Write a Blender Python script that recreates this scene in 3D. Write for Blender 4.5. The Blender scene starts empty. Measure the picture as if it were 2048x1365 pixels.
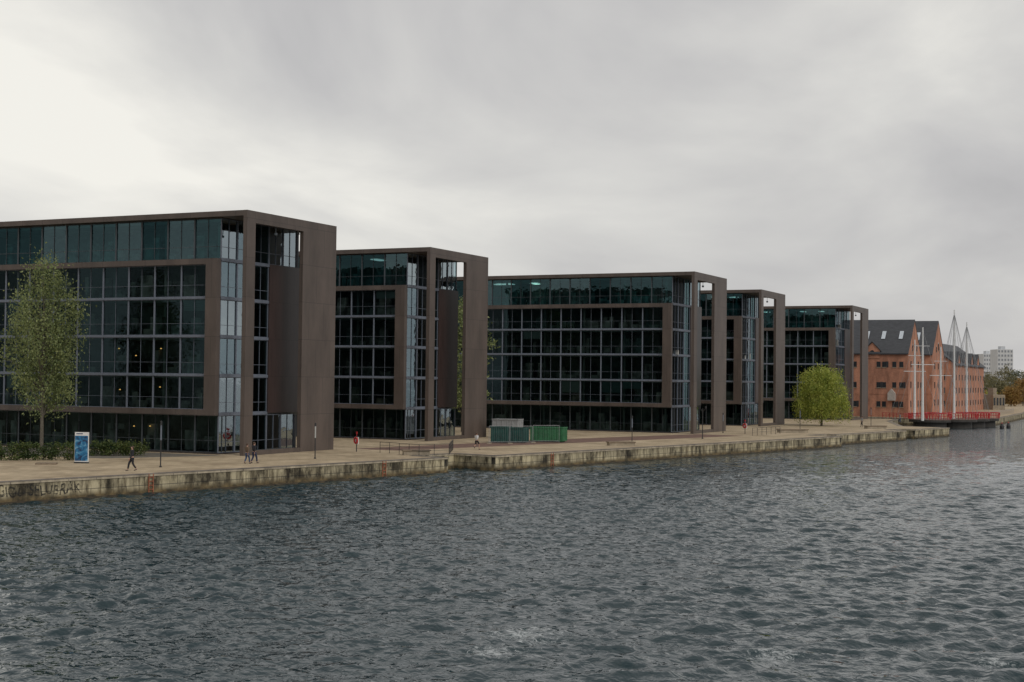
import bpy, math, random
import numpy as np
from mathutils import Vector, Matrix
random.seed(7); np.random.seed(7)
S = bpy.context.scene; COL = S.collection
S.view_settings.view_transform = 'Standard'; S.view_settings.look = 'None'; S.view_settings.exposure = 0; S.view_settings.gamma = 1
R = math.radians
WZ = -1.45      # water level, quay top is 0
# ------------------------------------------------------------------ camera
EYE = Vector((0, 0, 7.3)); FPX = 2880.0
yaw = R(25.5); pit = R(1.52); rol = math.atan(0.0115)
F0 = Vector((-math.sin(yaw), math.cos(yaw), 0)); R0 = Vector((math.cos(yaw), math.sin(yaw), 0))
F = F0*math.cos(pit) + Vector((0, 0, 1))*math.sin(pit); U0 = R0.cross(F)
RR = R0*math.cos(rol) + U0*math.sin(rol); UU = U0*math.cos(rol) - R0*math.sin(rol)
cam = bpy.data.cameras.new('camera'); co = bpy.data.objects.new('camera', cam); COL.objects.link(co)
M = Matrix((RR, UU, -F)).transposed().to_4x4(); M.translation = EYE
co.matrix_world = M; cam.lens = FPX/2048*36; cam.sensor_width = 36; cam.clip_end = 6000; cam.clip_start = .5
S.camera = co
def G(u, v, z=0.0):
    d = F + RR*((u-1024)/FPX) + UU*((682.5-v)/FPX)
    t = (z-EYE.z)/d.z
    p = EYE + d*t
    return Vector((p.x, p.y, z))
# ------------------------------------------------------------------ materials
def nt(name):
    m = bpy.data.materials.new(name); m.use_nodes = True
    n = m.node_tree.nodes; l = m.node_tree.links
    return m, n, l, n['Principled BSDF'], n['Material Output']
def ramp(n, a, b, p0=.3, p1=.7):
    r = n.new('ShaderNodeValToRGB'); r.color_ramp.elements[0].color = (*a, 1); r.color_ramp.elements[1].color = (*b, 1)
    r.color_ramp.elements[0].position = p0; r.color_ramp.elements[1].position = p1
    return r
def mat(name, c, rough=.7, var=.18, scale=3.0, metal=0, bump=0, stretch=None, emis=None):
    m, n, l, b, o = nt(name)
    tc = n.new('ShaderNodeTexCoord'); mp = n.new('ShaderNodeMapping'); l.new(tc.outputs['Object'], mp.inputs[0])
    if stretch: mp.inputs['Scale'].default_value = stretch
    no = n.new('ShaderNodeTexNoise'); no.inputs['Scale'].default_value = scale; no.inputs['Detail'].default_value = 5
    l.new(mp.outputs[0], no.inputs['Vector'])
    r = ramp(n, tuple(x*(1-var) for x in c), tuple(min(1, x*(1+var)) for x in c))
    l.new(no.outputs[0], r.inputs[0]); l.new(r.outputs[0], b.inputs['Base Color'])
    b.inputs['Roughness'].default_value = rough; b.inputs['Metallic'].default_value = metal
    if bump:
        bp = n.new('ShaderNodeBump'); bp.inputs['Strength'].default_value = bump; bp.inputs['Distance'].default_value = .05
        l.new(no.outputs[0], bp.inputs['Height']); l.new(bp.outputs[0], b.inputs['Normal'])
    if emis:
        b.inputs['Emission Color'].default_value = (*emis[0], 1); b.inputs['Emission Strength'].default_value = emis[1]
    return m
def brickmat(name, c1, c2, mort, bw, bh, ms, axes='XZ', rough=.8, big=.25, bigscale=.35):
    m, n, l, b, o = nt(name)
    tc = n.new('ShaderNodeTexCoord'); sx = n.new('ShaderNodeSeparateXYZ'); l.new(tc.outputs['Object'], sx.inputs[0])
    ad = n.new('ShaderNodeMath'); ad.operation = 'ADD'
    l.new(sx.outputs['X'], ad.inputs[0]); l.new(sx.outputs['Y'], ad.inputs[1])
    cx = n.new('ShaderNodeCombineXYZ'); l.new(ad.outputs[0], cx.inputs[0]); l.new(sx.outputs['Z'], cx.inputs[1])
    if axes == 'XY': l.new(sx.outputs['X'], cx.inputs[0]); l.new(sx.outputs['Y'], cx.inputs[1])
    br = n.new('ShaderNodeTexBrick'); l.new(cx.outputs[0], br.inputs['Vector'])
    br.inputs['Color1'].default_value = (*c1, 1); br.inputs['Color2'].default_value = (*c2, 1); br.inputs['Mortar'].default_value = (*mort, 1)
    br.inputs['Scale'].default_value = 1; br.inputs['Brick Width'].default_value = bw; br.inputs['Row Height'].default_value = bh; br.inputs['Mortar Size'].default_value = ms
    no = n.new('ShaderNodeTexNoise'); no.inputs['Scale'].default_value = bigscale; no.inputs['Detail'].default_value = 8; no.inputs['Roughness'].default_value = .65
    mp = n.new('ShaderNodeMapping'); mp.inputs['Scale'].default_value = (1, 1, .35); l.new(tc.outputs['Object'], mp.inputs[0]); l.new(mp.outputs[0], no.inputs['Vector'])
    r = ramp(n, (1-big,)*3, (1+big*.4,)*3, .35, .65); l.new(no.outputs[0], r.inputs[0])
    mx = n.new('ShaderNodeMixRGB'); mx.blend_type = 'MULTIPLY'; mx.inputs[0].default_value = 1
    l.new(br.outputs[0], mx.inputs[1]); l.new(r.outputs[0], mx.inputs[2]); l.new(mx.outputs[0], b.inputs['Base Color'])
    b.inputs['Roughness'].default_value = rough
    return m
def glass(name, tint, refl, ior, rough=.02, wob=.03):
    m, n, l, b, o = nt(name); n.remove(b)
    tr = n.new('ShaderNodeBsdfTransparent'); tr.inputs[0].default_value = (*tint, 1)
    gl = n.new('ShaderNodeBsdfGlossy'); gl.inputs['Color'].default_value = (*refl, 1); gl.inputs['Roughness'].default_value = rough
    fr = n.new('ShaderNodeFresnel'); fr.inputs[0].default_value = ior
    mx = n.new('ShaderNodeMixShader'); l.new(fr.outputs[0], mx.inputs[0]); l.new(tr.outputs[0], mx.inputs[1]); l.new(gl.outputs[0], mx.inputs[2])
    ge = n.new('ShaderNodeNewGeometry'); no = n.new('ShaderNodeTexNoise'); no.inputs['Scale'].default_value = .9; l.new(ge.outputs['Position'], no.inputs['Vector'])
    bp = n.new('ShaderNodeBump'); bp.inputs['Strength'].default_value = wob*4; bp.inputs['Distance'].default_value = .05
    l.new(no.outputs[0], bp.inputs['Height']); l.new(bp.outputs[0], gl.inputs['Normal'])
    l.new(mx.outputs[0], o.inputs[0]); return m
def leafmat(name, c1, c2, c3):
    m, n, l, b, o = nt(name)
    ge = n.new('ShaderNodeNewGeometry'); no = n.new('ShaderNodeTexNoise'); no.inputs['Scale'].default_value = .7; l.new(ge.outputs['Position'], no.inputs['Vector'])
    ad = n.new('ShaderNodeMath'); ad.operation = 'MULTIPLY_ADD'; l.new(ge.outputs['Random Per Island'], ad.inputs[0]); ad.inputs[1].default_value = .45
    l.new(no.outputs[0], ad.inputs[2])
    r = n.new('ShaderNodeValToRGB'); e = r.color_ramp.elements
    e[0].position = .38; e[0].color = (*c1, 1); e[1].position = 1.0; e[1].color = (*c3, 1); q = e.new(.68); q.color = (*c2, 1)
    l.new(ad.outputs[0], r.inputs[0]); l.new(r.outputs[0], b.inputs['Base Color']); b.inputs['Roughness'].default_value = .6
    tl = n.new('ShaderNodeBsdfTranslucent'); l.new(r.outputs[0], tl.inputs[0])
    mx = n.new('ShaderNodeMixShader'); mx.inputs[0].default_value = .35; l.new(b.outputs[0], mx.inputs[1]); l.new(tl.outputs[0], mx.inputs[2]); l.new(mx.outputs[0], o.inputs[0])
    return m
CL = brickmat('brown_cladding', (.112, .086, .072), (.099, .076, .064), (.058, .045, .04), 2.6, 3.65, .025, rough=.5, big=.3, bigscale=.5)
CLP = brickmat('core_cladding', (.062, .04, .037), (.055, .037, .034), (.03, .022, .021), 1.25, 3.65, .02, rough=.35, big=.25, bigscale=.6)
SLATE = mat('blue_grey_metal', (.15, .172, .215), .45, .15, 2)
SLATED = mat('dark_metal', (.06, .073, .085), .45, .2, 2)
SLAB = mat('interior_slab', (.34, .37, .36), .8, .2, 1)
INW = mat('interior_wall', (.17, .20, .19), .8, .8, .5)
SHGAP = mat('shadow_gap_base', (.05, .04, .035), .8, .2, 2)  # thin base slab, the shadow gap under each block put into its dark colour
G_DARK = glass('glass_dark', (.40, .50, .49), (.17, .25, .27), 1.55)
G_MID = glass('glass_mid', (.28, .42, .42), (.22, .34, .37), 1.8)
G_TEAL = glass('glass_teal', (.34, .66, .66), (.32, .54, .58), 2.1, wob=.06)
G_TEALD = glass('glass_teal_deep', (.24, .50, .53), (.20, .40, .44), 1.8, wob=.06)
G_TEALB = glass('glass_teal_bright', (.40, .70, .70), (.42, .64, .68), 2.3, wob=.06)
G_END = glass('glass_end', (.25, .36, .38), (.68, .80, .86), 6.0, wob=.05)
G_ENDB = glass('glass_end_blue', (.25, .36, .38), (.50, .66, .74), 4.5, wob=.08)
G_ENDD = glass('glass_end_dim', (.2, .38, .38), (.4, .62, .66), 2.6, wob=.04)
BLIND = mat('blind', (.34, .40, .40), .7, .3, 9, stretch=(.1, .1, 6))
# ------------------------------------------------------------------ mesh helpers
class MB:
    def __init__(s): s.v = []; s.f = []
    def box(s, x0, y0, z0, x1, y1, z1):
        i = len(s.v); s.v += [(x0,y0,z0),(x1,y0,z0),(x1,y1,z0),(x0,y1,z0),(x0,y0,z1),(x1,y0,z1),(x1,y1,z1),(x0,y1,z1)]
        s.f += [(i,i+3,i+2,i+1),(i+4,i+5,i+6,i+7),(i,i+1,i+5,i+4),(i+1,i+2,i+6,i+5),(i+2,i+3,i+7,i+6),(i+3,i,i+4,i+7)]; return s
    def tube(s, p0, p1, r0, r1=None, n=8, caps=True):
        if r1 is None: r1 = r0
        p0 = Vector(p0); p1 = Vector(p1); d = (p1-p0)
        if d.length < 1e-6: return s
        q = d.to_track_quat('Z', 'Y'); i = len(s.v)
        for p, r in ((p0, r0), (p1, r1)):
            for k in range(n):
                a = 2*math.pi*k/n; s.v.append(tuple(p + q @ Vector((r*math.cos(a), r*math.sin(a), 0))))
        for k in range(n): s.f.append((i+k, i+(k+1) % n, i+n+(k+1) % n, i+n+k))
        if caps: s.f.append(tuple(i+k for k in range(n))[::-1]); s.f.append(tuple(i+n+k for k in range(n)))
        return s
    def path(s, pts, r, n=6):
        for a, b in zip(pts, pts[1:]): s.tube(a, b, r, n=n)
        return s
    def poly(s, pts):
        i = len(s.v); s.v += [tuple(p) for p in pts]; s.f.append(tuple(range(i, i+len(pts)))); return s
    def prism(s, pts, off):
        off = Vector(off); n = len(pts); i = len(s.v)
        s.v += [tuple(p) for p in pts] + [tuple(Vector(p)+off) for p in pts]
        s.f.append(tuple(range(i, i+n))[::-1]); s.f.append(tuple(range(i+n, i+2*n)))
        for k in range(n): s.f.append((i+k, i+(k+1) % n, i+n+(k+1) % n, i+n+k))
        return s
    def lathe(s, c, prof, n=16):
        i = len(s.v)
        for r, z in prof:
            for k in range(n):
                a = 2*math.pi*k/n; s.v.append((c[0]+r*math.cos(a), c[1]+r*math.sin(a), c[2]+z))
        for j in range(len(prof)-1):
            for k in range(n): s.f.append((i+j*n+k, i+j*n+(k+1) % n, i+(j+1)*n+(k+1) % n, i+(j+1)*n+k))
        s.f.append(tuple(i+k for k in range(n))[::-1]); s.f.append(tuple(i+(len(prof)-1)*n+k for k in range(n))); return s
    def mesh(s, name, m):
        me = bpy.data.meshes.new(name); me.from_pydata(s.v, [], s.f); me.update()
        if m: me.materials.append(m)
        return me
    def build(s, name, m, parent=None, loc=None, smooth=False):
        me = s.mesh(name, m); o = link(name, me, parent, loc)
        if smooth:
            for p in me.polygons: p.use_smooth = True
        return o
def link(name, me, parent=None, loc=None, rz=None):
    o = bpy.data.objects.new(name, me); COL.objects.link(o); o.parent = parent
    if loc is not None: o.location = loc
    if rz is not None: o.rotation_euler.z = rz
    return o
def tag(o, label, cat, group=None, kind=None):
    if label: o['label'] = label
    if cat: o['category'] = cat
    if group: o['group'] = group
    if kind: o['kind'] = kind
    return o
def thing(name, label, cat, loc=(0, 0, 0), rz=0, group=None):
    o = link(name, None, None, loc, rz); return tag(o, label, cat, group)
# ------------------------------------------------------------------ world + sun
SUNAZ = Vector((.85, -.35, .75)).normalized()
w = bpy.data.worlds.new('World'); S.world = w; w.use_nodes = True
n = w.node_tree.nodes; l = w.node_tree.links; bg = n['Background']; wo = n['World Output']
sk = n.new('ShaderNodeTexSky'); sk.sky_type = 'NISHITA'; sk.sun_disc = False
sk.sun_elevation = math.asin(SUNAZ.z); sk.sun_rotation = math.atan2(SUNAZ.x, SUNAZ.y)
l.new(sk.outputs[0], bg.inputs[0]); bg.inputs[1].default_value = .06
tc = n.new('ShaderNodeTexCoord')
sx = n.new('ShaderNodeSeparateXYZ'); l.new(tc.outputs['Generated'], sx.inputs[0])
def mth(op, a, b=None, c=None):
    q = n.new('ShaderNodeMath'); q.operation = op
    for i, x in enumerate((a, b, c)):
        if x is None: continue
        if isinstance(x, (int, float)): q.inputs[i].default_value = x
        else: l.new(x, q.inputs[i])
    return q.outputs[0]
zz = mth('ADD', mth('MAXIMUM', sx.outputs['Z'], 0.0), .22)
cx = n.new('ShaderNodeCombineXYZ'); l.new(mth('DIVIDE', sx.outputs['X'], zz), cx.inputs[0]); l.new(mth('DIVIDE', sx.outputs['Y'], zz), cx.inputs[1])
n1 = n.new('ShaderNodeTexNoise'); n1.inputs['Scale'].default_value = 1.6; n1.inputs['Detail'].default_value = 7; n1.inputs['Roughness'].default_value = .5; n1.inputs['Distortion'].default_value = .4
mp = n.new('ShaderNodeMapping'); mp.inputs['Location'].default_value = (3.1, 1.7, 0); mp.inputs['Rotation'].default_value = (0, 0, .5); mp.inputs['Scale'].default_value = (1, .7, 1)
l.new(cx.outputs[0], mp.inputs[0]); l.new(mp.outputs[0], n1.inputs['Vector'])
dv = n.new('ShaderNodeVectorMath'); dv.operation = 'DOT_PRODUCT'; l.new(tc.outputs['Generated'], dv.inputs[0])
dl = (F0 - R0*.32 + Vector((0, 0, .15))).normalized(); dv.inputs[1].default_value = dl
side = mth('MULTIPLY_ADD', dv.outputs['Value'], 2.6, -2.34)
lo = mth('MAXIMUM', side, -.02)
con = mth('MULTIPLY_ADD', mth('MINIMUM', mth('MAXIMUM', sx.outputs['Z'], 0.0), .25), 3.2, .6)
fac = mth('ADD', mth('MULTIPLY_ADD', mth('SUBTRACT', n1.outputs[0], .5), con, .5), lo)
rp = n.new('ShaderNodeValToRGB'); e = rp.color_ramp.elements
e[0].position = .25; e[0].color = (.42, .415, .42, 1); e[1].position = .88; e[1].color = (.88, .86, .80, 1)
q = e.new(.45); q.color = (.53, .522, .52, 1); q = e.new(.66); q.color = (.67, .66, .635, 1)
l.new(fac, rp.inputs[0])
b2 = n.new('ShaderNodeBackground'); l.new(rp.outputs[0], b2.inputs[0]); b2.inputs[1].default_value = 1.05
mx = n.new('ShaderNodeMixShader'); mx.inputs[0].default_value = .95; l.new(bg.outputs[0], mx.inputs[1]); l.new(b2.outputs[0], mx.inputs[2]); l.new(mx.outputs[0], wo.inputs[0])
sl = bpy.data.lights.new('sun', 'SUN'); sl.energy = 1.0; sl.angle = R(25); sl.color = (1, .96, .9)
so = bpy.data.objects.new('sun', sl); COL.objects.link(so); so.rotation_euler = SUNAZ.to_track_quat('Z', 'Y').to_euler(); so.location = (60, -40, 80)
# ------------------------------------------------------------------ land, quay
A1 = (-62.7, 118.0)
edge = [(-94, -28), A1, (-66.6, 118.8), (-65.4, 124.4), (-60.4, 123.3), (-44.2, 197.9), (-48.6, 198.8), (-47.6, 203.9), (-46.2, 203.6),
        (-41.2, 229.5), (-44.0, 230.1), (-43.2, 236.4), (-40.9, 236.0), (-37.9, 251.0), (-46, 253), (-54, 284), (-56, 303), (-150, 306), (-150, 316),
        (-48, 315), (-39.5, 322), (-41.5, 405), (-50, 520), (-60, 2500)]
m, n, l, b, o_ = nt('quay_paving')
tc = n.new('ShaderNodeTexCoord'); no = n.new('ShaderNodeTexNoise'); no.inputs['Scale'].default_value = .25; no.inputs['Detail'].default_value = 9; no.inputs['Roughness'].default_value = .7
l.new(tc.outputs['Object'], no.inputs['Vector']); r = ramp(n, (.33, .25, .155), (.57, .455, .30), .35, .62); l.new(no.outputs[0], r.inputs[0])
mp = n.new('ShaderNodeMapping'); mp.inputs['Rotation'].default_value = (0, 0, R(12)); l.new(tc.outputs['Object'], mp.inputs[0])
br = n.new('ShaderNodeTexBrick'); l.new(mp.outputs[0], br.inputs[0]); br.inputs['Scale'].default_value = 1; br.inputs['Brick Width'].default_value = 1.2; br.inputs['Row Height'].default_value = .6; br.inputs['Mortar Size'].default_value = .03
br.inputs['Color1'].default_value = (1, 1, 1, 1); br.inputs['Color2'].default_value = (.82, .82, .82, 1); br.inputs['Mortar'].default_value = (.6, .6, .6, 1)
mx = n.new('ShaderNodeMixRGB'); mx.blend_type = 'MULTIPLY'; mx.inputs[0].default_value = 1; l.new(r.outputs[0], mx.inputs[1]); l.new(br.outputs[0], mx.inputs[2]); l.new(mx.outputs[0], b.inputs['Base Color']); b.inputs['Roughness'].default_value = .85
PAVE = m
pts = [(x, y, 0) for x, y in edge] + [(-2500, 2500, 0), (-2500, -28, 0)]
tag(MB().poly(pts[::-1]).build('quay_ground', PAVE), 'pale sandy stone quay promenade along the water', 'ground', kind='structure')
REDP = mat('red_brown_paving', (.17, .10, .075), .85, .25, 1.5)
tag(MB().poly([(-78.3, 126, .004), (-72.5, 126, .004), (-66.5, 150, .004), (-55.5, 190, .004), (-62.6, 191, .004), (-70, 165, .004)]).build('brick_paving', REDP), 'reddish brown paving in front of the glass buildings', 'pavement', kind='structure')
DARKP = mat('dark_gravel', (.15, .135, .11), .9, .3, 2)
tag(MB().poly([(-200, 92, .004), (-86, 98, .004), (-80.5, 108, .004), (-200, 108, .004)]).build('gravel_strip', DARKP), 'dark strip of ground along the hedges', 'ground', kind='structure')
def wallmat():
    m, n, l, b, o = nt('quay_stone')
    tc = n.new('ShaderNodeTexCoord'); sx = n.new('ShaderNodeSeparateXYZ'); l.new(tc.outputs['Object'], sx.inputs[0])
    cx = n.new('ShaderNodeCombineXYZ'); l.new(sx.outputs['X'], cx.inputs[0]); l.new(sx.outputs['Z'], cx.inputs[1])
    br = n.new('ShaderNodeTexBrick'); l.new(cx.outputs[0], br.inputs[0]); br.inputs['Scale'].default_value = 1; br.inputs['Brick Width'].default_value = 3.1; br.inputs['Row Height'].default_value = .8; br.inputs['Mortar Size'].default_value = .025
    br.inputs['Color1'].default_value = (.50, .44, .32, 1); br.inputs['Color2'].default_value = (.36, .32, .24, 1); br.inputs['Mortar'].default_value = (.12, .11, .09, 1)
    def noise(sc, st, a, c, p0, p1, det=8):
        mp = n.new('ShaderNodeMapping'); mp.inputs['Scale'].default_value = st; l.new(tc.outputs['Object'], mp.inputs[0])
        no = n.new('ShaderNodeTexNoise'); no.inputs['Scale'].default_value = sc; no.inputs['Detail'].default_value = det; no.inputs['Roughness'].default_value = .7
        l.new(mp.outputs[0], no.inputs['Vector']); r = ramp(n, a, c, p0, p1); l.new(no.outputs[0], r.inputs[0]); return r.outputs[0]
    def mul(a, c, t='MULTIPLY', f=1):
        mx = n.new('ShaderNodeMixRGB'); mx.blend_type = t
        if isinstance(f, (int, float)): mx.inputs[0].default_value = f
        else: l.new(f, mx.inputs[0])
        l.new(a, mx.inputs[1]); l.new(c, mx.inputs[2]); return mx.outputs[0]
    c = mul(br.outputs[0], noise(.28, (1, 1, .6), (.14, .13, .11), (1.2, 1.18, 1.1), .42, .55))
    c = mul(c, noise(1.6, (1, 1, .15), (.34, .32, .28), (1.1, 1.1, 1.05), .42, .55))
    z = n.new('ShaderNodeMapRange'); l.new(sx.outputs['Z'], z.inputs[0]); z.inputs[1].default_value = -.9; z.inputs[2].default_value = -1.25; z.clamp = True
    och = noise(.9, (1, 1, 1), (.05, .04, .022), (.26, .19, .09), .42, .66)
    c = mul(c, och, 'MIX', z.outputs[0])
    l.new(c, b.inputs['Base Color']); b.inputs['Roughness'].default_value = .8
    return m
QW = wallmat(); COPE = brickmat('coping_stone', (.54, .46, .33), (.45, .38, .28), (.2, .17, .14), 2.3, 3, .03, big=.5, bigscale=.8)
RUST = mat('orange_painted_steel', (.36, .13, .07), .8, .35, 4)
LEDGE = mat('wet_ledge', (.07, .055, .035), .6, .5, 1.5)
groups = [((0, 1), 'nearest long stained quay wall with dark graffiti and orange ladders', 0), ((2, 3, 4), 'second quay wall, projecting past the railed notch below the person in white', 3),
          ((5, 6, 7, 8), 'third short quay wall in front of the yellow green tree', 7), ((9, 10, 11, 12), 'fourth small quay wall just before the round bridge platforms', 11),
          ((13, 14, 15, 16), 'canal side quay wall beneath the farthest glass building and the bridge', 13), ((17, 18, 19, 20, 21, 22), 'far quay wall past the bridge running to the right', 18)]
first_wall = None
for gi, (idx, lab, i0) in enumerate(groups):
    p = edge[idx[0]]
    root = thing('quay_wall', lab, 'quay wall', (p[0], p[1], 0))
    for j in idx:
        a = Vector((*edge[j], 0)); c = Vector((*edge[j+1], 0)); L = (c-a).length; ang = math.atan2(c.y-a.y, c.x-a.x)
        hz = .02 + .004*(j % 3)
        wl = link('wall_face', MB().box(0, 0.01*(j % 2), -3, L, .5, -.16).mesh('wall_face', QW), root, a-Vector((*p, 0)), ang)
        cp = link('coping', MB().box(-.05, -.06, -.16+.003*(j % 2), L+.05, .75, hz).mesh('coping', COPE), root, a-Vector((*p, 0)), ang)
        if j in (0, 4, 8, 12):
            link('ledge', MB().box(0.3, -.28, -3, L-.2, 0, WZ+.10).mesh('ledge', LEDGE), root, a-Vector((*p, 0)), ang)
        if j == 0: first_wall = (root, a, ang, L)
        def lad(u, v):
            g = G(u, v); s_ = (g-a).dot((c-a).normalized())
            mb = MB()
            for dx in (-.2, .2): mb.box(s_+dx-.03, -.09, WZ+.05, s_+dx+.03, -.03, .02)
            for k in range(4): mb.box(s_-.17, -.085, -.26-.3*k, s_+.17, -.045, -.2-.3*k)
            link('ladder', mb.mesh('ladder', RUST), root, a-Vector((*p, 0)), ang)
        if j == 0: lad(308, 949); lad(777, 923)
        if j == 4: lad(1090, 905)
root, a, ang, L = first_wall
m, n, l, b, o_ = nt('worn_spray_paint')      # worn away in patches, the stone shows through
b.inputs['Base Color'].default_value = (.035, .033, .03, 1); b.inputs['Roughness'].default_value = .85
tc = n.new('ShaderNodeTexCoord'); no = n.new('ShaderNodeTexNoise'); no.inputs['Scale'].default_value = 3.2; no.inputs['Detail'].default_value = 7; no.inputs['Roughness'].default_value = .75; l.new(tc.outputs['Object'], no.inputs['Vector'])
mr = n.new('ShaderNodeMapRange'); l.new(no.outputs[0], mr.inputs[0]); mr.inputs[1].default_value = .42; mr.inputs[2].default_value = .56; mr.inputs[3].default_value = .1; mr.inputs[4].default_value = .9; l.new(mr.outputs[0], b.inputs['Alpha'])
GRAF = m
cu = bpy.data.curves.new('graffiti', 'FONT'); cu.body = "GIOU'SELUBRAK"; cu.size = .95; cu.space_character = 1.05; cu.offset = .012
to = bpy.data.objects.new('tmp', cu); COL.objects.link(to); bpy.context.view_layer.update()
me = bpy.data.meshes.new_from_object(to.evaluated_get(bpy.context.evaluated_depsgraph_get())); bpy.data.objects.remove(to)
me.materials.clear(); me.materials.append(GRAF)
xs = [v.co.x for v in me.vertices]
g0 = G(6, 967); g1 = G(182, 958); D_ = Vector((math.cos(ang), math.sin(ang), 0)); s0 = (g0-a).dot(D_); sc = ((g1-a).dot(D_)-s0)/(max(xs)-min(xs))
for v in me.vertices:
    x_ = v.co.x; v.co.x = x_*sc+.06*math.sin(v.co.y*5+x_*2); v.co.y = v.co.y*1.1*(1+.18*math.sin(x_*2.3))+.06*math.sin(x_*3.1)
o = link('graffiti', me, root); off = D_*s0 + Vector((math.sin(ang), -math.cos(ang), 0))*.012
o.location = (off.x, off.y, -1.02); o.rotation_euler = (R(90), 0, ang)
# ------------------------------------------------------------------ water
def axis(lo, hi, d, glo, ghi, far):
    c = list(np.arange(lo, hi, d)); s = d; x = lo; left = []
    while x > -far: s *= glo; x -= s; left.append(x)
    s = d; x = c[-1]; right = []
    while x < far: s *= ghi; x += s; right.append(x)
    return np.array(left[::-1]+c+right)
X = axis(-76, 1, .175, 1.12, 1.12, 3000); Y = axis(27, 100, .16, 1.25, 1.009, 3000)
gx, gy = np.meshgrid(X, Y); h = np.zeros_like(gx); dxs = np.gradient(X)[None, :]; dys = np.gradient(Y)[:, None]; sp = np.maximum(dxs, dys)
rng = np.random.RandomState(3); wd = math.radians(-66)
for i in range(70):
    lam = .5*(6.0**(rng.rand()**1.4)); th = wd + rng.normal(0, .6); k = 2*math.pi/lam
    amp = .0074*lam**.88
    wt = np.clip((lam/sp-2.4)/1.6, 0, 1)
    ph = k*(gx*math.cos(th)+gy*math.sin(th)) + rng.rand()*6.28 + .9*np.sin(gx*.13+i)+.9*np.sin(gy*.11+2*i)
    h += amp*wt*(np.sin(ph)+.3*np.sin(2*ph+.5*math.pi))
patch = .95+.25*np.sin(gx*.11+1.3*np.sin(gy*.07))*np.sin(gy*.09+gx*.05)
h *= patch
nx, ny = len(X), len(Y)
V = np.stack([gx.ravel(), gy.ravel(), (h+WZ).ravel()], 1)
ii = (np.arange(ny-1)[:, None]*nx+np.arange(nx-1)[None, :]).ravel()
Fc = np.stack([ii, ii+1, ii+1+nx, ii+nx], 1)
me = bpy.data.meshes.new('water'); me.vertices.add(len(V)); me.vertices.foreach_set('co', V.ravel().astype(np.float32))
me.loops.add(len(Fc)*4); me.loops.foreach_set('vertex_index', Fc.ravel().astype(np.int32)); me.polygons.add(len(Fc))
me.polygons.foreach_set('loop_start', (np.arange(len(Fc))*4).astype(np.int32)); me.polygons.foreach_set('use_smooth', np.ones(len(Fc), bool)); me.update(calc_edges=True); me.validate()
m, n, l, b, o_ = nt('harbour_water')
b.inputs['Base Color'].default_value = (.016, .034, .040, 1); b.inputs['Roughness'].default_value = .03; b.inputs['IOR'].default_value = 1.42
b.inputs['Specular Tint'].default_value = (.90, .98, 1, 1)
ge = n.new('ShaderNodeNewGeometry'); mp = n.new('ShaderNodeMapping'); mp.inputs['Rotation'].default_value = (0, 0, R(25)); mp.inputs['Scale'].default_value = (1, 1.2, 1); l.new(ge.outputs['Position'], mp.inputs[0])
no = n.new('ShaderNodeTexNoise'); no.inputs['Scale'].default_value = 2.6; no.inputs['Detail'].default_value = 2; no.inputs['Roughness'].default_value = .45; no.inputs['Distortion'].default_value = .2; l.new(mp.outputs[0], no.inputs['Vector'])
bp = n.new('ShaderNodeBump'); bp.inputs['Strength'].default_value = 1; bp.inputs['Distance'].default_value = .10; l.new(no.outputs[0], bp.inputs['Height'])
spx = n.new('ShaderNodeSeparateXYZ'); l.new(ge.outputs['Position'], spx.inputs[0]); mr = n.new('ShaderNodeMapRange'); l.new(spx.outputs['Y'], mr.inputs[0]); mr.inputs[1].default_value = 90; mr.inputs[2].default_value = 190; mr.inputs[3].default_value = .1; mr.inputs[4].default_value = 1
nb = n.new('ShaderNodeTexNoise'); nb.inputs['Scale'].default_value = .8; nb.inputs['Detail'].default_value = 2; l.new(mp.outputs[0], nb.inputs['Vector'])
bb = n.new('ShaderNodeBump'); bb.inputs['Distance'].default_value = .40; l.new(mr.outputs[0], bb.inputs['Strength']); l.new(nb.outputs[0], bb.inputs['Height']); l.new(bp.outputs[0], bb.inputs['Normal']); l.new(bb.outputs[0], b.inputs['Normal'])
last = None
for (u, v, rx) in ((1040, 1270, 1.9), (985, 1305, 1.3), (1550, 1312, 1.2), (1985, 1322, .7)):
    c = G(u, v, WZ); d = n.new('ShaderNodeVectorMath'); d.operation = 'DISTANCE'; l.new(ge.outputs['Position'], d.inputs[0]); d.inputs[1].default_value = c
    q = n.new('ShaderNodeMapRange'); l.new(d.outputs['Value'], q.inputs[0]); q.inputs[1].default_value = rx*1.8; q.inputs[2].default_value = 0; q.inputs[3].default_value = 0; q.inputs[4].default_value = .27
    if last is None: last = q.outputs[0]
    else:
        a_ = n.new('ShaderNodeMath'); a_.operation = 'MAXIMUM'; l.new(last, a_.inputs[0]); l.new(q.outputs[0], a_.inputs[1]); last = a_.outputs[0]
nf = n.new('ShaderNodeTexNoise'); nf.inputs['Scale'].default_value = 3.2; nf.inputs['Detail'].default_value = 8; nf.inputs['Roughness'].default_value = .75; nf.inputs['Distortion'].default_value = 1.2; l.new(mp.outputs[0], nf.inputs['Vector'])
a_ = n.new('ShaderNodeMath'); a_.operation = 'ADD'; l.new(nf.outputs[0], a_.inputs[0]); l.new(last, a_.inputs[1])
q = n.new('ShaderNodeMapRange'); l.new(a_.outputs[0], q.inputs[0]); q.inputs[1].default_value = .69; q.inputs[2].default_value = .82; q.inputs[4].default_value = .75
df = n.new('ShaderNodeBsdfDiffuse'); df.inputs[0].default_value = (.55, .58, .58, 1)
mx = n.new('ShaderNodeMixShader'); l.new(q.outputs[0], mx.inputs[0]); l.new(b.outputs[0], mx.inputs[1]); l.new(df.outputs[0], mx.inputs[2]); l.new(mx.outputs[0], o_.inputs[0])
me.materials.append(m)
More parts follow.
